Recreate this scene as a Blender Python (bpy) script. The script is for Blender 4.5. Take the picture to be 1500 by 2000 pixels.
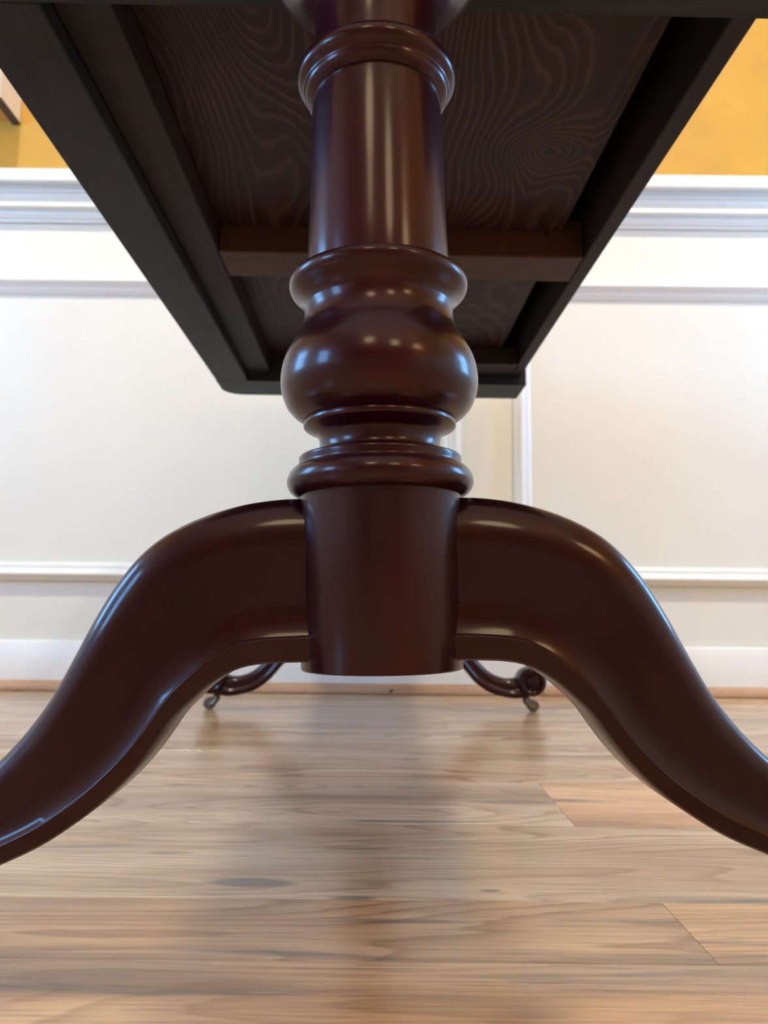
import bpy, bmesh, math, random
from mathutils import Vector, Matrix
random.seed(7)
for o in list(bpy.data.objects):
    bpy.data.objects.remove(o)
S = bpy.context.scene
COL = S.collection
R = math.radians

# ------------------------------------------------------------------ camera
cam_d = bpy.data.cameras.new('camera')
cam = bpy.data.objects.new('camera', cam_d)
COL.objects.link(cam)
cam_d.sensor_fit = 'VERTICAL'
cam_d.sensor_height = 36.0
cam_d.lens = 27.0
cam_d.clip_start = 0.01
CAM_H = 0.2008
PITCH = math.atan(178 / 1500)
M = Matrix.Translation((0, 0, CAM_H)) @ Matrix.Rotation(math.pi / 2 + PITCH, 4, 'X') @ Matrix.Rotation(R(0.6), 4, 'Z')
cam.matrix_world = M
cam_d.dof.use_dof = True
cam_d.dof.focus_distance = 0.42
cam_d.dof.aperture_fstop = 14.0
S.camera = cam

# ------------------------------------------------------------------ world and light levels
wd = bpy.data.worlds.new('world')
S.world = wd
wd.use_nodes = True
wd.node_tree.nodes['Background'].inputs[0].default_value = (0.6, 0.75, 1.0, 1)
wd.node_tree.nodes['Background'].inputs[1].default_value = 0.3
DAY = (0.17, 0.50, 1.0)       # daylight through the panes
DAY_STRENGTH = 16.5
BULB = (1.0, 0.74, 0.42)      # warm lamps
BULB_STRENGTH = 8.0
DOWN = (1.0, 0.945, 0.79)      # recessed ceiling lights
DOWN_STRENGTH = 375.0
S.view_settings.view_transform = 'Standard'
S.view_settings.look = 'None'
S.view_settings.gamma = 1.0
S.view_settings.use_curve_mapping = False
S.view_settings.exposure = 0.53


# ------------------------------------------------------------------ materials
class NT:
    def __init__(self, name):
        self.m = bpy.data.materials.new(name)
        self.m.use_nodes = True
        self.t = self.m.node_tree
        self.b = self.t.nodes['Principled BSDF']

    def n(self, typ, **kw):
        nd = self.t.nodes.new(typ)
        for k, v in kw.items():
            setattr(nd, k, v)
        return nd

    def l(self, a, b):
        self.t.links.new(a, b)

    def put(self, sock, v):
        if hasattr(v, 'is_linked'):
            self.l(v, sock)
        else:
            sock.default_value = v

    def math(self, op, a, b=None, c=None, clamp=False):
        nd = self.n('ShaderNodeMath', operation=op)
        nd.use_clamp = clamp
        for i, v in enumerate((a, b, c)):
            if v is not None:
                self.put(nd.inputs[i], v)
        return nd.outputs[0]

    def mapping(self, vec, scale=(1, 1, 1), loc=(0, 0, 0)):
        nd = self.n('ShaderNodeMapping')
        self.l(vec, nd.inputs[0])
        nd.inputs['Scale'].default_value = scale
        nd.inputs['Location'].default_value = loc
        return nd.outputs[0]

    def noise(self, vec, scale, detail=3, rough=0.5, dist=0.0):
        nd = self.n('ShaderNodeTexNoise')
        self.l(vec, nd.inputs['Vector'])
        nd.inputs['Scale'].default_value = scale
        nd.inputs['Detail'].default_value = detail
        nd.inputs['Roughness'].default_value = rough
        nd.inputs['Distortion'].default_value = dist
        return nd.outputs[0]

    def ramp(self, f, stops):
        nd = self.n('ShaderNodeValToRGB')
        self.put(nd.inputs[0], f)
        e = nd.color_ramp.elements
        while len(e) < len(stops):
            e.new(0.5)
        for i, (p, c) in enumerate(stops):
            e[i].position = p
            e[i].color = (c[0], c[1], c[2], 1)
        return nd.outputs[0]

    def mix(self, f, a, b, mode='MIX'):
        nd = self.n('ShaderNodeMix', data_type='RGBA', blend_type=mode)
        self.put(nd.inputs[0], f)
        for i, v in ((6, a), (7, b)):
            self.put(nd.inputs[i], (v[0], v[1], v[2], 1) if isinstance(v, tuple) else v)
        return nd.outputs[2]

    def bump(self, h, strength, dist=0.001):
        nd = self.n('ShaderNodeBump')
        nd.inputs['Strength'].default_value = strength
        nd.inputs['Distance'].default_value = dist
        self.l(h, nd.inputs['Height'])
        self.l(nd.outputs[0], self.b.inputs['Normal'])
        return nd

    def obj(self):
        return self.n('ShaderNodeTexCoord').outputs['Object']

    def set(self, **kw):
        for k, v in kw.items():
            self.put(self.b.inputs[k.replace('_', ' ')], v)
        return self.m


def rgb(c):
    return (c[0], c[1], c[2], 1)


def mat_paint(name, col, rough=0.5, mottling=0.04, scale=6, bump=0.15):
    t = NT(name)
    v = t.obj()
    a = tuple(max(0, x * (1 - mottling)) for x in col)
    b = tuple(min(1, x * (1 + mottling)) for x in col)
    c = t.ramp(t.noise(v, scale, 4, 0.6), [(0.35, a), (0.65, b)])
    t.l(c, t.b.inputs['Base Color'])
    t.bump(t.noise(v, 220, 2), bump, 0.0006)
    return t.set(Roughness=rough)


def mat_mahogany(name, dark, light, rough=0.3, coat=0.35, stretch=(9, 9, 1.6), coat_rough=0.15):
    t = NT(name)
    v = t.obj()
    g = t.noise(t.mapping(v, stretch), 3.0, 5, 0.6, 0.6)
    fine = t.noise(t.mapping(v, (stretch[0] * 9, stretch[1] * 9, stretch[2] * 5)), 6.0, 3, 0.6)
    c = t.ramp(g, [(0.32, dark), (0.68, light)])
    c = t.mix(t.math('MULTIPLY', fine, 0.35), c, tuple(x * 0.5 for x in dark))
    t.l(c, t.b.inputs['Base Color'])
    w = t.noise(v, 13, 3, 0.5)
    r = t.math('ADD', t.math('MULTIPLY', w, 0.16), rough - 0.08)
    t.l(r, t.b.inputs['Roughness'])
    peel = t.noise(t.mapping(v, (1, 1, 0.35)), 210, 3, 0.6)
    t.bump(peel, 0.15, 0.0008)
    t.b.inputs['Coat Weight'].default_value = coat
    t.b.inputs['Coat Roughness'].default_value = coat_rough
    t.b.inputs['Specular IOR Level'].default_value = 0.22
    t.b.inputs['Specular Tint'].default_value = (1.0, 0.58, 0.62, 1)
    return t.m


def mat_raw(name, dark, light, along='y', rough=0.6):
    t = NT(name)
    v = t.obj()
    s = {'y': (40, 2.0, 40), 'x': (2.0, 40, 40)}[along]
    g = t.noise(t.mapping(v, s), 2.2, 4, 0.65, 0.4)
    b = t.noise(v, 7, 4, 0.6)
    c = t.ramp(t.math('ADD', t.math('MULTIPLY', g, 0.55), t.math('MULTIPLY', b, 0.45)), [(0.33, dark), (0.68, light)])
    spots = t.noise(v, 55, 2, 0.5)
    c = t.mix(t.ramp(spots, [(0.70, (0, 0, 0)), (0.76, (1, 1, 1))]), c, tuple(x * 0.3 for x in dark))
    t.l(c, t.b.inputs['Base Color'])
    t.bump(t.math('ADD', g, b), 0.3, 0.001)
    t.b.inputs['Specular IOR Level'].default_value = 0.22
    return t.set(Roughness=rough)


def mat_figured():
    """flat-sawn stained board: growth-ring contours round knots and flames"""
    t = NT('figured_underside')
    v = t.obj()
    sep = t.n('ShaderNodeSeparateXYZ')
    t.l(v, sep.inputs[0])
    x, y = sep.outputs[0], sep.outputs[1]
    F = t.math('MULTIPLY', x, 1.15)
    n1 = t.noise(t.mapping(v, (3.2, 0.9, 1)), 2.0, 2, 0.5)
    F = t.math('ADD', F, t.math('MULTIPLY', n1, 0.34))
    n2 = t.noise(t.mapping(v, (26, 9, 1)), 1.6, 3, 0.6)
    F = t.math('ADD', F, t.math('MULTIPLY', n2, 0.010))
    for kx, ky, sx, sy, amp in ((0.1695, 0.296, 0.046, 0.034, 0.13), (-0.112, 0.085, 0.045, 0.145, 0.15),
                                (0.045, 0.10, 0.05, 0.16, -0.10), (-0.02, 0.72, 0.07, 0.12, 0.10),
                                (0.13, 0.07, 0.04, 0.07, 0.06)):
        dx = t.math('DIVIDE', t.math('SUBTRACT', x, kx), sx)
        dy = t.math('DIVIDE', t.math('SUBTRACT', y, ky), sy)
        d2 = t.math('ADD', t.math('MULTIPLY', dx, dx), t.math('MULTIPLY', dy, dy))
        F = t.math('ADD', F, t.math('MULTIPLY', t.math('DIVIDE', 1.0, t.math('ADD', d2, 1.0)), amp))
    ph = t.math('FRACT', t.math('MULTIPLY', F, 64))
    line = t.ramp(ph, [(0.0, (0.85, 0.85, 0.85)), (0.30, (0.25, 0.25, 0.25)), (0.75, (0.55, 0.55, 0.55)), (1.0, (1, 1, 1))])
    fine = t.noise(t.mapping(v, (160, 14, 1)), 1.0, 3, 0.7)
    br = t.noise(v, 5.5, 3, 0.6)
    f = t.math('ADD', t.math('MULTIPLY', line, 0.42), t.math('MULTIPLY', fine, 0.2))
    f = t.math('ADD', f, t.math('MULTIPLY', br, 0.38))
    c = t.ramp(f, [(0.25, (0.0065, 0.0022, 0.0023)), (0.52, (0.022, 0.0085, 0.0082)), (0.78, (0.058, 0.036, 0.034))])
    t.l(c, t.b.inputs['Base Color'])
    t.bump(line, 0.35, 0.0008)
    t.b.inputs['Specular IOR Level'].default_value = 0.22
    return t.set(Roughness=0.55)


def mat_floor(name='laminate_plank', stains=()):
    t = NT(name)
    tc = t.obj()
    oi = t.n('ShaderNodeObjectInfo')
    rnd = oi.outputs['Random']
    off = t.n('ShaderNodeCombineXYZ')
    t.l(t.math('MULTIPLY', rnd, 37.0), off.inputs[0])
    t.l(t.math('MULTIPLY', rnd, 91.0), off.inputs[1])
    add = t.n('ShaderNodeVectorMath', operation='ADD')
    t.l(tc, add.inputs[0])
    t.l(off.outputs[0], add.inputs[1])
    v = add.outputs[0]
    # broad tone bands along the plank
    broad = t.noise(t.mapping(v, (0.9, 9, 1)), 1.5, 4, 0.6, 0.3)
    warm = t.ramp(broad, [(0.30, (0.34, 0.185, 0.085)), (0.48, (0.58, 0.345, 0.165)), (0.66, (0.76, 0.51, 0.29))])
    cool = t.ramp(broad, [(0.30, (0.30, 0.21, 0.135)), (0.5, (0.50, 0.36, 0.23)), (0.68, (0.68, 0.51, 0.345))])
    tone = t.math('FRACT', t.math('MULTIPLY', rnd, 7.31))
    c = t.mix(tone, warm, cool)
    c = t.mix(1.0, c, oi.outputs['Color'], 'MULTIPLY')
    # growth-ring lines
    sep = t.n('ShaderNodeSeparateXYZ')
    t.l(v, sep.inputs[0])
    F = t.math('ADD', t.math('MULTIPLY', sep.outputs[1], 0.75),
               t.math('MULTIPLY', t.noise(t.mapping(v, (0.75, 4.5, 1)), 1.25, 2, 0.45), 0.55))
    F = t.math('ADD', F, t.math('MULTIPLY', t.noise(t.mapping(v, (5, 60, 1)), 1.3, 3, 0.6), 0.010))
    ph = t.math('FRACT', t.math('MULTIPLY', F, 72))
    ring = t.ramp(ph, [(0.0, (0, 0, 0)), (0.55, (0.15, 0.15, 0.15)), (0.90, (1, 1, 1)), (1.0, (0, 0, 0))])
    amt = t.ramp(t.noise(t.mapping(v, (0.6, 3, 1)), 1.1, 2), [(0.36, (0.10, 0.10, 0.10)), (0.62, (0.72, 0.72, 0.72))])
    c = t.mix(t.math('MULTIPLY', ring, amt), c, (0.22, 0.085, 0.028))
    # pores
    fine = t.noise(t.mapping(v, (7, 190, 1)), 1.5, 3, 0.7)
    c = t.mix(t.ramp(fine, [(0.48, (0, 0, 0)), (0.72, (0.6, 0.6, 0.6))]), c, (0.16, 0.09, 0.05))
    # grey mineral streaks and small knots
    st = t.noise(t.mapping(v, (2.1, 26, 1)), 1.5, 3, 0.55, 0.5)
    c = t.mix(t.ramp(st, [(0.60, (0, 0, 0)), (0.72, (0.75, 0.75, 0.75))]), c, (0.105, 0.090, 0.080))
    vo = t.n('ShaderNodeTexVoronoi')
    t.l(t.mapping(v, (1.3, 5.5, 1)), vo.inputs['Vector'])
    vo.inputs['Scale'].default_value = 1.6
    c = t.mix(t.ramp(vo.outputs['Distance'], [(0.045, (0.75, 0.75, 0.75)), (0.085, (0, 0, 0))]), c, (0.09, 0.055, 0.035))
    if stains:
        s2 = t.n('ShaderNodeSeparateXYZ')
        t.l(tc, s2.inputs[0])
        wob = t.noise(t.mapping(tc, (14, 60, 1)), 1.0, 3, 0.6)
        for sx, sy, wx, wy, amt_ in stains:
            dx = t.math('DIVIDE', t.math('SUBTRACT', s2.outputs[0], sx), wx)
            dy = t.math('DIVIDE', t.math('SUBTRACT', s2.outputs[1], sy), wy)
            d2 = t.math('ADD', t.math('MULTIPLY', dx, dx), t.math('MULTIPLY', dy, dy))
            d2 = t.math('ADD', d2, t.math('MULTIPLY', t.math('SUBTRACT', wob, 0.5), 1.6))
            c = t.mix(t.ramp(d2, [(0.35, (amt_, amt_, amt_)), (1.0, (0, 0, 0))]), c, (0.085, 0.088, 0.082))
    t.l(c, t.b.inputs['Base Color'])
    t.l(t.math('ADD', t.math('MULTIPLY', fine, 0.08), 0.17), t.b.inputs['Roughness'])
    t.bump(t.math('ADD', fine, t.math('MULTIPLY', ring, 0.4)), 0.08, 0.0006)
    t.b.inputs['Specular IOR Level'].default_value = 0.75
    return t.m


def mat_emit(name, col, s):
    t = NT(name)
    t.b.inputs['Base Color'].default_value = rgb((0.8, 0.8, 0.8))
    t.b.inputs['Emission Color'].default_value = rgb(col)
    t.b.inputs['Emission Strength'].default_value = s
    return t.m


def mat_metal(name, col, rough):
    t = NT(name)
    v = t.obj()
    c = t.ramp(t.noise(v, 120, 3, 0.6), [(0.35, tuple(x * 0.55 for x in col)), (0.7, col)])
    t.l(c, t.b.inputs['Base Color'])
    return t.set(Metallic=0.85, Roughness=rough)


M_COLUMN = mat_mahogany('mahogany_turned', (0.0085, 0.0002, 0.0030), (0.030, 0.0008, 0.0074), 0.34, 0.40)
M_LEG = mat_mahogany('mahogany_leg', (0.0075, 0.0004, 0.0026), (0.021, 0.0012, 0.0056), 0.34, 0.40, (4, 4, 4), 0.11)
M_BOARD = mat_raw('stained_board', (0.0056, 0.0070, 0.0105), (0.0215, 0.0265, 0.0380), 'y', 0.55)
M_BOARDX = mat_raw('stained_end_board', (0.0056, 0.0070, 0.0105), (0.0215, 0.0265, 0.0380), 'x', 0.55)
M_RAIL = mat_raw('stained_rail', (0.0070, 0.0060, 0.0072), (0.026, 0.0200, 0.0230), 'y', 0.6)
M_CROSS = mat_raw('brown_crossbar', (0.030, 0.014, 0.010), (0.080, 0.041, 0.029), 'x', 0.6)
M_PANEL = mat_figured()
M_FLOOR = mat_floor()
M_SUB = mat_paint('subfloor_grey', (0.06, 0.05, 0.04), 0.8)
M_WHITE = mat_paint('cream_white_wall_paint', (0.81, 0.80, 0.715), 0.5, 0.02, 3)
M_TRIM = mat_paint('gloss_white_trim_paint', (0.84, 0.835, 0.79), 0.28, 0.015, 4, 0.05)
M_YELLOW = mat_paint('ochre_wall_paint', (0.60, 0.325, 0.043), 0.6, 0.07, 4)
M_CEIL = mat_paint('ceiling_white', (0.82, 0.81, 0.78), 0.7)
M_SHOE = mat_raw('natural_wood_shoe', (0.42, 0.24, 0.13), (0.62, 0.38, 0.23), 'x', 0.45)
M_CAB = mat_paint('cream_cabinet_paint', (0.80, 0.70, 0.55), 0.5)
M_CABDARK = mat_paint('dark_brown_cabinet_edge', (0.035, 0.03, 0.028), 0.5)
M_CABBOTTOM = mat_raw('orange_brown_bottom', (0.45, 0.22, 0.05), (0.6, 0.33, 0.09), 'x', 0.5)  # orange-brown grained colour on the cabinet underside
M_BRASS = mat_metal('tarnished_brass', (0.20, 0.17, 0.13), 0.35)
M_WHEEL = mat_metal('worn_brass_wheel', (0.34, 0.31, 0.27), 0.40)
M_IRON = mat_metal('lamp_bronze', (0.2, 0.14, 0.08), 0.4)
M_PANE = mat_emit('daylit_pane', DAY, DAY_STRENGTH)
M_BULB = mat_emit('lit_bulb', BULB, BULB_STRENGTH)
M_DOWN = mat_emit('lit_downlight', DOWN, DOWN_STRENGTH)


# ------------------------------------------------------------------ mesh helpers
def link(name, bm, mat, parent=None, smooth=False, angle=40):
    bmesh.ops.recalc_face_normals(bm, faces=bm.faces)
    me = bpy.data.meshes.new(name)
    bm.to_mesh(me)
    bm.free()
    me.materials.append(mat)
    if smooth:
        for p in me.polygons:
            p.use_smooth = True
        try:
            me.set_sharp_from_angle(angle=R(angle))
        except Exception:
            pass
    o = bpy.data.objects.new(name, me)
    COL.objects.link(o)
    if parent:
        o.parent = parent
    return o


def box_bm(x0, x1, y0, y1, z0, z1, bev=0.0, bm=None, seg=1):
    b = bmesh.new()
    bmesh.ops.create_cube(b, size=1)
    for v in b.verts:
        v.co = Vector(((x0 + x1) / 2 + v.co.x * (x1 - x0), (y0 + y1) / 2 + v.co.y * (y1 - y0), (z0 + z1) / 2 + v.co.z * (z1 - z0)))
    if bev:
        bmesh.ops.bevel(b, geom=b.edges[:], offset=bev, segments=seg, affect='EDGES', profile=0.5)
    if bm is None:
        return b
    me = bpy.data.meshes.new('tmp')
    b.to_mesh(me)
    b.free()
    bm.from_mesh(me)
    bpy.data.meshes.remove(me)
    return bm


def lathe_bm(prof, seg=72, bm=None, mtx=None):
    """prof: list of (r, z); closed with discs at the ends; axis = z"""
    bm = bm or bmesh.new()
    rings = []
    for r, z in prof:
        if r < 1e-6:
            rings.append([bm.verts.new((0, 0, z))])
        else:
            rings.append([bm.verts.new((r * math.cos(2 * math.pi * i / seg), r * math.sin(2 * math.pi * i / seg), z)) for i in range(seg)])
    nv = [v for rg in rings for v in rg]
    for a, b in zip(rings, rings[1:]):
        for i in range(seg):
            j = (i + 1) % seg
            if len(a) == 1 and len(b) == 1:
                continue
            if len(a) == 1:
                bm.faces.new((a[0], b[i], b[j]))
            elif len(b) == 1:
                bm.faces.new((a[i], a[j], b[0]))
            else:
                bm.faces.new((a[i], a[j], b[j], b[i]))
    if len(rings[0]) > 1:
        bm.faces.new(rings[0][::-1])
    if len(rings[-1]) > 1:
        bm.faces.new(rings[-1])
    if mtx is not None:
        bmesh.ops.transform(bm, matrix=mtx, verts=nv)
    return bm


def catmull(pts, n):
    """smooth resampling of a 2-D polyline, n points even in arc length"""
    P = [Vector(p) for p in pts]
    P = [P[0] * 2 - P[1]] + P + [P[-1] * 2 - P[-2]]
    dense = []
    for i in range(1, len(P) - 2):
        for k in range(12):
            t = k / 12
            a, b, c, d = P[i - 1], P[i], P[i + 1], P[i + 2]
            dense.append(0.5 * ((2 * b) + (-a + c) * t + (2 * a - 5 * b + 4 * c - d) * t * t + (-a + 3 * b - 3 * c + d) * t ** 3))
    dense.append(P[-2].copy())
    acc = [0]
    for a, b in zip(dense, dense[1:]):
        acc.append(acc[-1] + (b - a).length)
    out = []
    j = 0
    for i in range(n):
        s = acc[-1] * i / (n - 1)
        while j < len(acc) - 2 and acc[j + 1] < s:
            j += 1
        u = (s - acc[j]) / max(1e-9, acc[j + 1] - acc[j])
        out.append(dense[j].lerp(dense[j + 1], u))
    return out


def sweep_bm(rings, bm=None, cap=True):
    bm = bm or bmesh.new()
    V = [[bm.verts.new(p) for p in r] for r in rings]
    n = len(V[0])
    for a, b in zip(V, V[1:]):
        for i in range(n):
            j = (i + 1) % n
            bm.faces.new((a[i], a[j], b[j], b[i]))
    if cap:
        bm.faces.new(V[0][::-1])
        bm.faces.new(V[-1])
    return bm


def tube_rings(pts, rad, n=10):
    out = []
    for i, p in enumerate(pts):
        p = Vector(p)
        a = Vector(pts[max(0, i - 1)])
        b = Vector(pts[min(len(pts) - 1, i + 1)])
        t = (b - a).normalized()
        u = t.cross(Vector((0, 1, 0.01))).normalized()
        w = t.cross(u).normalized()
        r = rad[i] if isinstance(rad, (list, tuple)) else rad
        out.append([p + (u * math.cos(2 * math.pi * k / n) + w * math.sin(2 * math.pi * k / n)) * r for k in range(n)])
    return out


def extrude_x(prof, x0, x1, yw, bm=None, miter0=0.0, miter1=0.0):
    """profile points (out, z): 'out' is how far it stands off the wall plane y=yw, run along x"""
    return sweep_bm([[(x0, yw - a, z) for a, z in prof], [(x1, yw - a, z) for a, z in prof]], bm)


def empty(name, loc=(0, 0, 0), rz=0, parent=None):
    o = bpy.data.objects.new(name, None)
    COL.objects.link(o)
    o.location = loc
    o.rotation_euler = (0, 0, rz)
    o.empty_display_size = 0.1
    if parent:
        o.parent = parent
    return o


def tag(o, label, cat, group=None):
    o['label'] = label
    o['category'] = cat
    if group:
        o['group'] = group
    return o


def struct(o, label=None, cat=None):
    o['kind'] = 'structure'
    if label:
        o['label'] = label
    if cat:
        o['category'] = cat
    return o


# ------------------------------------------------------------------ room shell
XL, XR, YF, YB, ZC = -1.9, 1.9, -4.6, 1.77, 2.6
RAIL0, RAIL1 = 1.110, 1.250
TH = 0.12
# floor: slab with planks
floor = struct(link('floor', box_bm(XL - TH, XR + TH, YF - TH, YB + TH, -0.06, -0.0085), M_SUB), 'light brown wood plank floor running across the room', 'floor')
rows = [1.77, 1.742, 1.575, 1.407, 1.2426, 1.073, 0.9019, 0.7300, 0.5502, 0.4600]
while rows[-1] > YF:
    rows.append(max(YF, rows[-1] - 0.176))
# knots and mineral stains in single boards: (x, y, half length, half width, strength)
STAINS = [(-0.092, 0.581, 0.036, 0.010, 0.75), (-0.02, 0.5475 + 0.006, 0.020, 0.004, 0.7), (0.078, 0.570, 0.009, 0.0035, 0.7),
          (0.140, 0.815, 0.060, 0.010, 0.55), (0.03, 0.742, 0.10, 0.004, 0.7), (-0.17, 0.645, 0.022, 0.004, 0.5),
          (-0.14, 0.945, 0.05, 0.008, 0.4), (0.25, 1.13, 0.05, 0.009, 0.4), (-0.02, 0.66, 0.03, 0.004, 0.45)]
cuts = {3: (0.107,), 5: (0.95,), 6: (0.178,), 7: (0.75,), 8: (0.192,), 9: (0.93,), 10: (0.55,)}
rng = random.Random(3)
for i, (y1, y0) in enumerate(zip(rows, rows[1:])):
    if i == 0:
        continue
    if i == 8:
        y1 = rows[8]
    L = 1.22
    c0 = cuts[i][0] if i in cuts else rng.uniform(-0.15, 1.05)
    xs = [c0 + k * L for k in range(-3, 4)]
    xs = [XL] + [x for x in xs if XL + 0.05 < x < XR - 0.05] + [XR]
    if i == 5:
        xs = [x for x in xs if not -0.5 < x < 0.6] or xs
    for xa, xb in zip(xs, xs[1:]):
        w = (xb - xa) / 2 - 0.00012
        d = (y1 - y0) / 2 - 0.00008
        pcx, pcy = (xa + xb) / 2, (y0 + y1) / 2
        mine = [(sx - pcx, sy - pcy, wx, wy, am) for sx, sy, wx, wy, am in STAINS if xa < sx < xb and y0 < sy < y1]
        p = link('plank', box_bm(-w, w, -d, d, -0.008, 0.0, 0.00022), mat_floor('stained_laminate_plank', mine) if mine else M_FLOOR, floor)
        p.location = ((xa + xb) / 2, (y0 + y1) / 2, 0)
        mid = (xa + xb) / 2
        tint = {4: (0.98, 1.00, 1.02), 5: (1.06, 1.05, 1.03), 6: (1.10, 1.06, 1.04), 7: (0.96, 1.04, 1.14), 8: (1.02, 0.94, 0.84),
                9: (1.20, 1.12, 1.00)}.get(i, (1.12, 1.05, 0.97) if i > 9 else (0.98, 1.02, 1.06))
        if mid > 0.35:
            tint = (tint[0] * 1.08, tint[1] * 0.99, tint[2] * 0.88)
        p.color = (tint[0], tint[1], tint[2], 1)


def wall(name, quad_boxes):
    """quad_boxes: list of (part name, box, material); the first is the wall itself"""
    root = None
    for nm, bx, m in quad_boxes:
        o = link(nm, box_bm(*bx), m, root)
        if root is None:
            root = struct(o)
    return root


wb = wall('wall_back', [('wall_back', (XL - TH, XR + TH, YB, YB + TH, RAIL0, ZC), M_YELLOW),
                        ('wainscot', (XL - TH, XR + TH, YB, YB + TH, -0.0085, RAIL0), M_WHITE)])
wb['label'] = 'ochre yellow upper wall with white panelled wainscot below'
for nm, x0, x1 in (('wall_left', XL - TH, XL), ('wall_right', XR, XR + TH)):
    wall(nm, [(nm, (x0, x1, YF, YB, RAIL0, ZC), M_YELLOW), ('wainscot', (x0, x1, YF, YB, -0.0085, RAIL0), M_WHITE)])
wall('wall_front', [('wall_front', (XL - TH, XR + TH, YF - TH, YF, RAIL0, ZC), M_YELLOW),
                    ('wainscot', (XL - TH, XR + TH, YF - TH, YF, -0.0085, RAIL0), M_WHITE)])
struct(link('ceiling', box_bm(XL - TH, XR + TH, YF - TH, YB + TH, ZC, ZC + 0.1), M_CEIL))


def arc(cx, cz, r, a0, a1, n=6, rz=None):
    rz = rz or r
    return [(cx + r * math.cos(R(a0 + (a1 - a0) * k / n)), cz + rz * math.sin(R(a0 + (a1 - a0) * k / n))) for k in range(n + 1)]


# chair rail: cap, cove, bead, ogee, fillet
rail = [(0, RAIL1), (0.040, RAIL1), (0.040, 1.2405), (0.043, 1.2395), (0.046, 1.236)]
rail += arc(0.040, 1.2235, 0.009, 50, -90, 6, 0.010)
rail += [(0.034, 1.2115)]
rail += arc(0.034, 1.1985, 0.010, 180, 270, 5, 0.012)[0:0]
rail += [(0.024, 1.2075), (0.021, 1.199), (0.0245, 1.196), (0.026, 1.193), (0.0245, 1.190), (0.019, 1.186)]
rail += [(0.0165, 1.180), (0.0165, 1.176), (0.019, 1.171), (0.024, 1.164), (0.0275, 1.158), (0.028, 1.153), (0.0255, 1.1495)]
rail += [(0.018, 1.146), (0.0125, 1.140), (0.0105, 1.134), (0.0105, 1.1295), (0.0135, 1.128), (0.0145, 1.125), (0.0135, 1.122), (0.008, 1.119), (0.0065, 1.112), (0.0065, RAIL0), (0, RAIL0)]
rail = [(o * 1.3, CAM_H + (z - CAM_H) * (YB - o * 1.3) / YB) for o, z in rail]
tr1 = struct(link('trim_1', extrude_x(rail, XL, XR, YB), M_TRIM, None, True, 30), 'white stepped chair rail moulding below the yellow wall', 'chair rail')
# baseboard with cap, then wooden shoe
base = [(0, 0.1085), (0.006, 0.1085), (0.0095, 0.106), (0.0115, 0.101), (0.0125, 0.095), (0.0145, 0.0905), (0.0145, 0.001), (0, 0.001)]
struct(link('baseboard_back', extrude_x(base, XL, XR, YB), M_TRIM, None, True, 30), 'white baseboard along the panelled wall', 'baseboard')
shoe = [(0.0145, 0.022)] + arc(0.0145, 0.0015, 0.0175, 80, 0, 7, 0.0205) + [(0.0145, 0.0015)]
struct(link('trim_2', extrude_x(shoe, XL, XR, YB), M_SHOE, None, True, 50), 'natural wood shoe moulding at the foot of the baseboard', 'moulding')


# raised picture-frame mouldings (mitred, each side a piece)
def frame_panel(name, x0, x1, z0, z1, label):
    root = struct(empty(name, ((x0 + x1) / 2, YB, z0)), label, 'panel moulding')
    # (in, out): distance from outer edge towards the panel centre, stand-off
    pr = [(0, 0), (0, 0.009), (0.0025, 0.0125), (0.005, 0.0125), (0.0065, 0.0145), (0.0095, 0.0215), (0.0125, 0.0250), (0.0155, 0.0255),
          (0.0180, 0.0235), (0.0205, 0.0190), (0.0240, 0.0140), (0.0290, 0.0110), (0.0305, 0.0110), (0.0320, 0.0120), (0.0340, 0.0110), (0.0375, 0.0070), (0.0415, 0.0045), (0.042, 0.003), (0.042, 0)]
    cx, cz = (x0 + x1) / 2, z0
    hw = (x1 - x0) / 2
    H = z1 - z0
    corners = [(-hw, 0, 1, 1), (hw, 0, -1, 1), (hw, H, -1, -1), (-hw, H, 1, -1)]
    for k in range(4):
        a, b = corners[k], corners[(k + 1) % 4]
        rings = [[(c[0] + c[2] * i, -o, c[1] + c[3] * i) for i, o in pr] for c in (a, b)]
        nm = 'panel_rail' if k % 2 == 0 else 'panel_stile'
        link(nm, sweep_bm(rings), M_TRIM, root, True, 35)
    return root


frame_panel('trim_3', -1.62, 0.180, 0.2450, 0.9690, 'raised white panel moulding beside the narrow wall stile, under the cabinet')
frame_panel('trim_4', 0.302, 1.62, 0.2470, 0.9690, 'raised white panel moulding on the window side of the wall')

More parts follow.
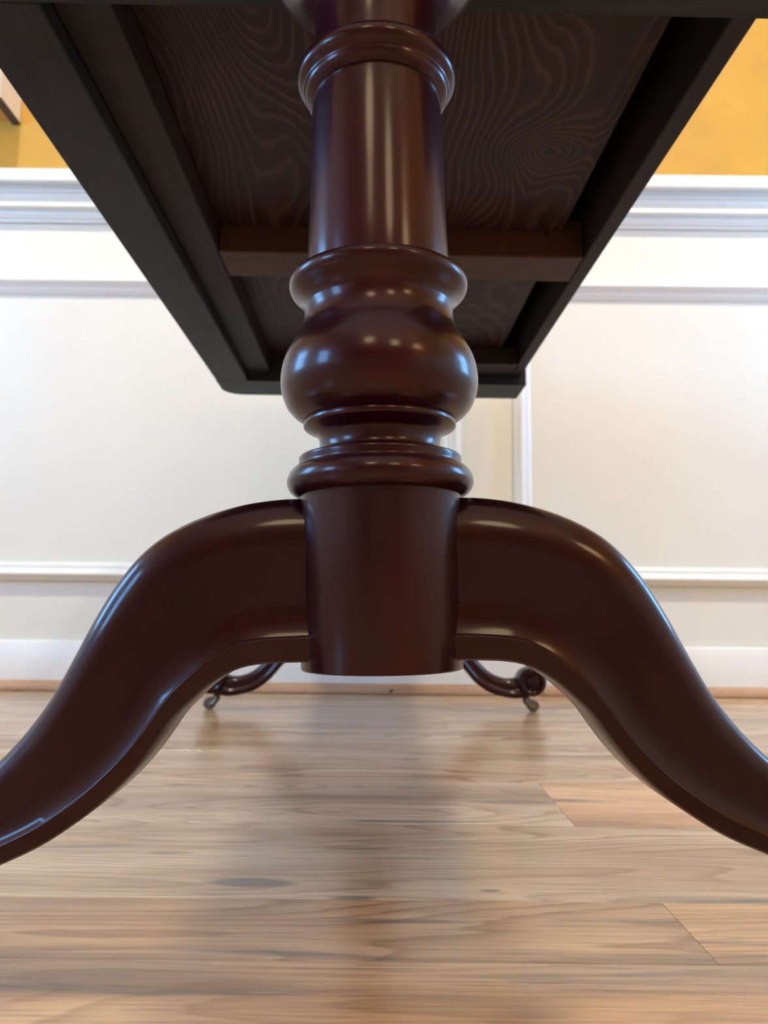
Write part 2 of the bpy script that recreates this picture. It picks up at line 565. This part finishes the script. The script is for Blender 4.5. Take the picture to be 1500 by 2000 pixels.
# ------------------------------------------------------------------ windows (daylight) on the side walls
def window(name, side, y0, y1, z0, z1, nx=2, nz=3):
    xw = XL if side < 0 else XR
    s = -side                       # into the room
    root = struct(empty(name, (xw, (y0 + y1) / 2, z0)), 'daylit white sash window in the side wall', 'window')

    def part(nm, a0, a1, c0, c1, o0, o1, m, par=root):
        lo, hi = sorted((s * o0, s * o1))
        return link(nm, box_bm(lo, hi, a0 - (y0 + y1) / 2, a1 - (y0 + y1) / 2, c0 - z0, c1 - z0), m, par)
    for k in range(nx):
        for j in range(nz):
            ya, yb = y0 + (y1 - y0) * k / nx, y0 + (y1 - y0) * (k + 1) / nx
            za, zb = z0 + (z1 - z0) * j / nz, z0 + (z1 - z0) * (j + 1) / nz
            part('pane', ya + 0.012, yb - 0.012, za + 0.012, zb - 0.012, 0.004, 0.010, M_PANE)
    for k in range(nx + 1):
        y = y0 + (y1 - y0) * k / nx
        part('glazing_bar', y - 0.012, y + 0.012, z0, z1, 0.001, 0.022, M_TRIM)
    for j in range(nz + 1):
        z = z0 + (z1 - z0) * j / nz
        part('glazing_bar', y0, y1, z - 0.012, z + 0.012, 0.001, 0.024, M_TRIM)
    part('casing', y0 - 0.10, y0 - 0.013, z0 - 0.013, z1 + 0.1, 0.001, 0.03, M_TRIM)
    part('casing', y1 + 0.013, y1 + 0.10, z0 - 0.013, z1 + 0.1, 0.001, 0.03, M_TRIM)
    part('casing', y0 - 0.013, y1 + 0.013, z1 + 0.013, z1 + 0.1, 0.001, 0.03, M_TRIM)
    part('window_sill', y0 - 0.12, y1 + 0.12, z0 - 0.05, z0 - 0.014, 0.001, 0.07, M_TRIM)


window('window_1', 1, 0.95, 1.45, 0.70, 1.35, 2, 2)
window('window_2', -1, 0.55, 1.05, 0.70, 1.35, 2, 2)
window('window_3', -1, -0.70, -0.20, 0.70, 1.35, 2, 2)

# ------------------------------------------------------------------ hanging lamp behind the viewpoint
lamp = tag(empty('pendant_lamp', (0.65, -1.35, ZC)), 'bronze pendant lamp with three warm round bulbs hanging from the ceiling', 'lamp')
link('ceiling_rose', lathe_bm([(0, 0), (0.07, 0), (0.065, -0.02), (0.02, -0.035), (0, -0.035)], 24), M_IRON, lamp, True)
link('stem', lathe_bm([(0.008, -0.03), (0.008, -0.60)], 12), M_IRON, lamp, True)
hub = link('hub', lathe_bm([(0, -0.57), (0.03, -0.58), (0.04, -0.61), (0.03, -0.64), (0, -0.65)], 24), M_IRON, lamp, True)
for k, bx in enumerate((-1.05, 0.0, 1.05)):
    by = -0.16 if k == 1 else 0.06
    arm = link('arm', sweep_bm(tube_rings([(0, 0, -0.61), (bx * 0.5, by * 0.5, -0.66), (bx, by, -0.62)], 0.008, 8)), M_IRON, lamp, True)
    b = link('bulb', lathe_bm([(0, -0.19)] + [(0.19 * math.cos(R(a)), 0.19 * math.sin(R(a))) for a in range(-75, 90, 15)] + [(0, 0.19)], 24), M_BULB, lamp, True)
    b.location = (bx, by, -0.82)

# recessed downlights in the ceiling
for k, (dx, dy) in enumerate(((-0.90, 0.55), (0.90, 0.55))):
    dl = tag(empty('ceiling_light', (dx, dy, ZC)), 'round warm recessed downlight in the ceiling, ' + ('over the wall cabinet side' if dx < 0 else 'on the side of the single window'), 'light', 'recessed ceiling downlights')
    link('trim_ring', lathe_bm([(0.075, 0.0), (0.100, 0.0), (0.098, -0.008), (0.078, -0.006)], 32), M_TRIM, dl, True)
    link('lens', lathe_bm([(0, -0.001), (0.074, -0.001), (0.070, -0.007), (0, -0.009)], 32), M_DOWN, dl, True)

# ------------------------------------------------------------------ shallow wall cabinet on the yellow wall
cx0, cx1, cz0, cz1, cdp = -1.45, -0.907, 1.3617, 1.95, 0.097
cab = tag(empty('wall_cabinet', ((cx0 + cx1) / 2, YB, cz0)), 'shallow cream wall cabinet with dark bottom edge hung on the yellow wall', 'cabinet')
hw, Hc = (cx1 - cx0) / 2, cz1 - cz0
for s in (-1, 1):
    x0, x1 = sorted((s * hw, s * (hw - 0.018)))
    sd = link('side_panel', box_bm(x0, x1, -cdp, -0.001, 0.006, Hc, 0.001), M_CAB, cab)
    link('edge_strip', box_bm(x0, x1, -cdp, -0.001, 0.0, 0.006), M_CABDARK, sd)
link('top_panel', box_bm(-hw + 0.018, hw - 0.018, -cdp, -0.001, Hc - 0.018, Hc), M_CAB, cab)
link('bottom_panel', box_bm(-hw + 0.018, hw - 0.018, -cdp, -0.001, 0.012, 0.028), M_CABBOTTOM, cab)
link('back_panel', box_bm(-hw + 0.018, hw - 0.018, -0.008, -0.001, 0.028, Hc - 0.018), M_CAB, cab)
for s in (-1, 1):
    x0, x1 = sorted((s * 0.001, s * hw))
    d = link('door', box_bm(x0, x1, -cdp - 0.016, -cdp - 0.0005, 0.004, Hc, 0.001), M_TRIM, cab)
    kb = link('knob', lathe_bm([(0, 0), (0.006, 0), (0.006, 0.01), (0.011, 0.016), (0.009, 0.022), (0, 0.024)], 16, None,
              Matrix.Translation((s * 0.03, -cdp - 0.016, 0.12)) @ Matrix.Rotation(R(90), 4, 'X')), M_BRASS, d, True)

# ------------------------------------------------------------------ the table
ZE = CAM_H + 0.418        # underside of end boards and wide side board
ZR = CAM_H + 0.435        # underside of rails and crossbars
ZP = ZR + 0.034          # face of the underside panels
ZT = ZR + 0.088           # underside of the table top
table = tag(empty('library_table', (0, 0.45, 0), R(0.9)), 'dark mahogany library table on turned pedestals with scrolled legs and casters', 'table')

COLUMN = {
    'capital': [(0.0, 0.618), (0.070, 0.618), (0.070, 0.606), (0.066, 0.600), (0.056, 0.593), (0.0475, 0.586), (0.0425, 0.579), (0.0395, 0.572), (0.0388, 0.566), (0, 0.566)],
    'shaft': [(0, 0.5665), (0.0385, 0.5665), (0.0379, 0.556), (0.0379, 0.545), (0.0385, 0.530), (0.0400, 0.512), (0.0409, 0.480), (0.0418, 0.440), (0.0430, 0.409), (0.0432, 0.400), (0, 0.400)],
    'upper_collar': [(0, 0.5335), (0.0385, 0.5335), (0.0440, 0.5330), (0.0478, 0.5315), (0.0495, 0.5285), (0.0498, 0.5255), (0.0490, 0.5228), (0.0470, 0.5208),
                     (0.0456, 0.5198), (0.0453, 0.5180), (0.0449, 0.5160), (0.0438, 0.5143), (0.0418, 0.5130), (0.0402, 0.5120), (0, 0.5120)],
    'lower_collar': [(0, 0.3985), (0.0430, 0.3985), (0.0470, 0.3978), (0.0510, 0.3962), (0.0534, 0.3942), (0.0541, 0.3918), (0.0539, 0.3895), (0.0528, 0.3872), (0.0508, 0.3850), (0.0487, 0.3830), (0.0470, 0.3810), (0.0459, 0.3790), (0.0453, 0.3772), (0, 0.3772)],
    'vase_bulb': [(0, 0.3773), (0.0453, 0.3773), (0.0450, 0.3750), (0.0450, 0.3725), (0.0453, 0.3695), (0.0460, 0.3662), (0.0473, 0.3628), (0.0494, 0.3590), (0.0525, 0.3538), (0.0556, 0.3480),
                  (0.0577, 0.3420), (0.0588, 0.3360), (0.0590, 0.3310), (0.0586, 0.3265), (0.0574, 0.3220), (0.0550, 0.3165), (0.0515, 0.3125), (0.0475, 0.3095), (0.0448, 0.3080), (0, 0.3080)],
    'neck_ring': [(0, 0.3085), (0.0447, 0.3085), (0.0453, 0.3070), (0.0455, 0.3052), (0.0448, 0.3038), (0.0415, 0.3022), (0.0385, 0.3005), (0.0366, 0.2982), (0.0359, 0.2950), (0.0359, 0.2920), (0.0366, 0.2895), (0.0380, 0.2880), (0, 0.2880)],
    'base_ring': [(0, 0.2880), (0.0380, 0.2878), (0.0462, 0.2866), (0.0478, 0.2860), (0.0481, 0.2852), (0.0481, 0.2812), (0.0483, 0.2804), (0.0496, 0.2800), (0.0516, 0.2788), (0.0536, 0.2762), (0.0547, 0.2733), (0.0550, 0.2708),
                  (0.0545, 0.2685), (0.0532, 0.2660), (0.0510, 0.2640), (0.0485, 0.2630), (0, 0.2630)],
    'base_block': [(0, 0.2640), (0.0472, 0.2640), (0.0468, 0.2600), (0.0466, 0.2400), (0.0466, 0.1645), (0.0460, 0.1633), (0, 0.1633)],
}


def smooth_prof(p):
    """round the polyline of a turned profile, keeping the flat end discs"""
    inner = [q for q in p if q[0] > 0]
    if len(inner) > 6:
        s = catmull([Vector((q[0], q[1])) for q in inner], len(inner) * 3)
        inner = [(max(0.001, v.x), v.y) for v in s]
    return [p[0]] + inner + [p[-1]]


# leg side view: (distance from pedestal axis, height) along the top and the underside
LEG_TOP = [(0.036, 0.2622), (0.045, 0.2623), (0.059, 0.2618), (0.0785, 0.2592), (0.0965, 0.2545), (0.112, 0.2485), (0.1265, 0.2405), (0.138, 0.2312), (0.148, 0.2195), (0.1555, 0.2085),
           (0.164, 0.1936), (0.1718, 0.1782), (0.1805, 0.1612), (0.188, 0.1480), (0.198, 0.1340), (0.207, 0.1233), (0.2185, 0.1120), (0.233, 0.1010), (0.249, 0.0930), (0.266, 0.0885), (0.286, 0.0880)]
LEG_BOT = [(0.036, 0.1690), (0.044, 0.1690), (0.066, 0.1683), (0.080, 0.1655), (0.094, 0.1582), (0.105, 0.1490), (0.1155, 0.1385), (0.1228, 0.1280), (0.132, 0.1155), (0.1435, 0.1030), (0.156, 0.0920),
           (0.1675, 0.0838), (0.179, 0.0765), (0.190, 0.0708), (0.204, 0.0648), (0.225, 0.0560), (0.247, 0.0475), (0.268, 0.0415), (0.290, 0.0375)]
FAR_TOP = [(0.036, 0.2622), (0.059, 0.2600), (0.0785, 0.2560), (0.0965, 0.2480), (0.112, 0.2370), (0.1265, 0.2230), (0.138, 0.2080), (0.148, 0.1900), (0.157, 0.1700),
           (0.167, 0.1480), (0.177, 0.1290), (0.187, 0.1120), (0.200, 0.0950), (0.219, 0.0760), (0.236, 0.0665), (0.254, 0.0620), (0.270, 0.0640), (0.286, 0.0740)]
FAR_BOT = [(0.036, 0.1690), (0.066, 0.1660), (0.080, 0.1610), (0.094, 0.1520), (0.107, 0.1420), (0.122, 0.1270), (0.137, 0.1130), (0.155, 0.0975), (0.172, 0.0800), (0.186, 0.0635),
           (0.200, 0.0495), (0.220, 0.0370), (0.244, 0.0298), (0.268, 0.0265), (0.292, 0.0300)]


def leg_bm(top, bot, s, tilt):
    n = 72
    T, B = catmull([Vector(p) for p in top], n), catmull([Vector(p) for p in bot], n)
    rings = []
    for i in range(n):
        t, b = T[i], B[i]
        L = (t - b).length
        u = i / (n - 1)
        k = 1.0 - 0.10 * u                      # slight narrowing towards the foot
        lip = 0.0140 - 0.004 * u                # height of the square lip along the lower edge
        cove = min(0.020, L * 0.22)
        rnd = min(0.028, L * 0.38)
        side = [(0.0, 0.0215), (0.0012, 0.0236), (lip * 0.5, 0.0244), (lip - 0.0008, 0.0249), (lip, 0.0244),
                (lip + 0.0008, 0.0231), (lip + cove * 0.25, 0.0214), (lip + cove * 0.55, 0.0200), (lip + cove, 0.0191), (lip + cove * 1.4, 0.0189)]
        flat_top = L - rnd
        for q in (0.35, 0.7):
            side.append((lip + cove * 1.4 + (flat_top - lip - cove * 1.4) * q, 0.0189))
        for a in range(0, 90, 10):
            side.append((flat_top + rnd * math.sin(R(a)), 0.0189 * math.cos(R(a)) ** 0.9))
        side.append((L, 0.0))
        prof = [(h, -w * k) for h, w in side] + [(h, w * k) for h, w in side[-2::-1]]
        d = (t - b).normalized()
        rg = []
        for h, w in prof:
            p = b + d * h
            rg.append((s * p.x, w, p.y))
        rings.append(rg)
    bm = sweep_bm(rings)
    if tilt:
        bmesh.ops.transform(bm, matrix=tilt, verts=bm.verts[:])
    return bm


def scroll_bm(cx, cz, r, s, tilt):
    bm = bmesh.new()
    w = 0.0245
    prof = [(0, -w - 0.003), (r * 0.30, -w - 0.0025), (r * 0.36, -w - 0.001), (r * 0.40, -w + 0.003), (r * 0.56, -w + 0.004), (r * 0.62, -w + 0.0005), (r * 0.75, -w - 0.0008), (r * 0.92, -w + 0.001), (r, -w + 0.006)]
    prof = prof + [(a, -b) for a, b in prof[::-1]]
    m = Matrix.Translation((s * cx, 0, cz)) @ Matrix.Rotation(R(90), 4, 'X')
    lathe_bm(prof, 40, bm, m)
    if tilt:
        bmesh.ops.transform(bm, matrix=tilt, verts=bm.verts[:])
    return bm


def pedestal(px, py, tilt_deg, facing, top, bot, sc):
    """facing: +1 or -1 turns the pedestal about the vertical"""
    tl = Matrix.Translation((0, 0, 0.16)) @ Matrix.Rotation(R(tilt_deg), 4, 'Y') @ Matrix.Translation((0, 0, -0.16)) if tilt_deg else None
    place = Matrix.Translation((px, py, 0))

    def add(nm, bm, m, par, ang=40):
        if tl:
            pass
        bmesh.ops.transform(bm, matrix=place, verts=bm.verts[:])
        return link(nm, bm, m, par, True, ang)
    col = None
    for nm in ('shaft', 'capital', 'upper_collar', 'lower_collar', 'vase_bulb', 'neck_ring', 'base_ring', 'base_block'):
        bm = lathe_bm(smooth_prof(COLUMN[nm]) if nm not in ('base_block',) else COLUMN[nm], 96, None, tl)
        if nm == 'shaft':
            col = add('column', bm, M_COLUMN, table, 50)
        else:
            add(nm, bm, M_COLUMN, col, 50)
    for s in (-1, 1):
        lg = add('leg', leg_bm(top, bot, s, tl), M_LEG, table, 32)
        add('scroll', scroll_bm(sc[0], sc[1], sc[2], s, tl), M_LEG, lg, 35)
        # caster: stem, bent fork, wheel
        cx = s * sc[3]
        zb = sc[4] if not tl else (tl @ Vector((cx, 0, sc[4]))).z
        bm = lathe_bm([(0, zb + 0.012), (0.0085, zb + 0.012), (0.0095, zb + 0.004), (0.0070, zb), (0.0062, zb - 0.004), (0.0078, 0.0235), (0.0070, 0.0215), (0.0, 0.0210)], 20, None, Matrix.Translation((cx, 0, 0)))
        for w in (-1, 1):
            pts = [(cx, 0, zb - 0.002), (cx - s * 0.001, w * 0.003, zb - 0.007), (cx - s * 0.0005, w * 0.0058, 0.018), (cx + s * 0.005, w * 0.0062, 0.0115), (cx + s * 0.0125, w * 0.0062, 0.0100)]
            sweep_bm(tube_rings(pts, [0.0060, 0.0058, 0.0050, 0.0044, 0.0036], 8), bm)
        cs = add('caster', bm, M_BRASS, table)
        wr = 0.0115
        wb_ = lathe_bm([(0, -0.0060), (wr * 0.35, -0.0060), (wr * 0.42, -0.0042), (wr * 0.72, -0.0042), (wr * 0.80, -0.0058), (wr, -0.0050), (wr, 0.0050), (wr * 0.80, 0.0058), (wr * 0.72, 0.0042), (wr * 0.42, 0.0042), (wr * 0.35, 0.0060), (0, 0.0060)],
                       28, None, Matrix.Translation((cx + s * 0.0125, 0, wr)) @ Matrix.Rotation(R(90), 4, 'X'))
        add('wheel', wb_, M_WHEEL, cs)


pedestal(0, 0, -1.2, 1, LEG_TOP, LEG_BOT, (0.297, 0.0645, 0.0275, 0.288, 0.040))
pedestal(-0.003, 1.03, 0, -1, FAR_TOP, FAR_BOT, (0.300, 0.0570, 0.0270, 0.292, 0.032))


def tbox(name, x0, x1, y0, y1, z0, z1, m, bev=0.0015):
    return link(name, box_bm(x0, x1, y0, y1, z0, z1, bev), m, table)


XO_L, XI_L, XI_R, XO_R = -0.3075, -0.2475, 0.2567, 0.2755


def plate(name, outline, z0, z1, m, bev=0.0015):
    bm = sweep_bm([[(x, y, z0) for x, y in outline], [(x, y, z1) for x, y in outline]])
    o = link(name, bm, m, table)
    return o


# end boards: rounded outer corner at the wide side
def end_outline(ya, yb, rd, far):
    pts = []
    if far:
        pts = [(XO_L, ya), (0.285, ya), (0.285, yb)]
        pts += [(XO_L + rd + rd * math.cos(R(a)), yb - rd + rd * math.sin(R(a))) for a in range(90, 181, 15)]
    else:
        pts = [(0.285, yb), (XO_L, yb)]
        pts += [(XO_L + rd + rd * math.cos(R(a)), ya + rd + rd * math.sin(R(a))) for a in range(180, 271, 15)]
        pts += [(0.285, ya)]
    return pts


plate('end_board', end_outline(0.979, 1.078, 0.040, True), ZE, ZT - 0.0005, M_BOARDX)
plate('end_board', end_outline(-0.050, 0.0495, 0.040, False), ZE, ZT - 0.0005, M_BOARDX)
tbox('side_rail', XO_L, XI_L, 0.050, 0.9785, ZE, ZT - 0.0005, M_BOARD)
tbox('side_rail', XI_R, XO_R, 0.050, 0.9785, ZR, ZT - 0.0005, M_RAIL)
tbox('inner_rail', XI_L + 0.0003, -0.2040, 0.050, 0.9785, ZR, ZT - 0.0005, M_RAIL)
tbox('crossbar', -0.2035, XI_R - 0.0005, 0.4701, 0.5437, ZR, ZP + 0.016, M_CROSS)
tbox('cleat', 0.02, XI_R - 0.0005, 0.906, 0.972, ZR, ZP - 0.0003, M_RAIL)
for ya, yb in ((0.050, 0.4697), (0.5441, 0.9785)):
    tbox('underside_panel', -0.2035, 0.2285, ya, yb, ZP, ZP + 0.014, M_PANEL, 0.0008)
top_o = [(0.290, -0.056), (0.290, 1.084)]
top_o += [(XO_L - 0.006 + 0.044 + 0.044 * math.cos(R(a)), 1.040 + 0.044 * math.sin(R(a))) for a in range(90, 181, 15)]
top_o += [(XO_L - 0.006 + 0.044 + 0.044 * math.cos(R(a)), -0.012 + 0.044 * math.sin(R(a))) for a in range(180, 271, 15)]
plate('tabletop', top_o, ZT, ZT + 0.020, M_COLUMN)
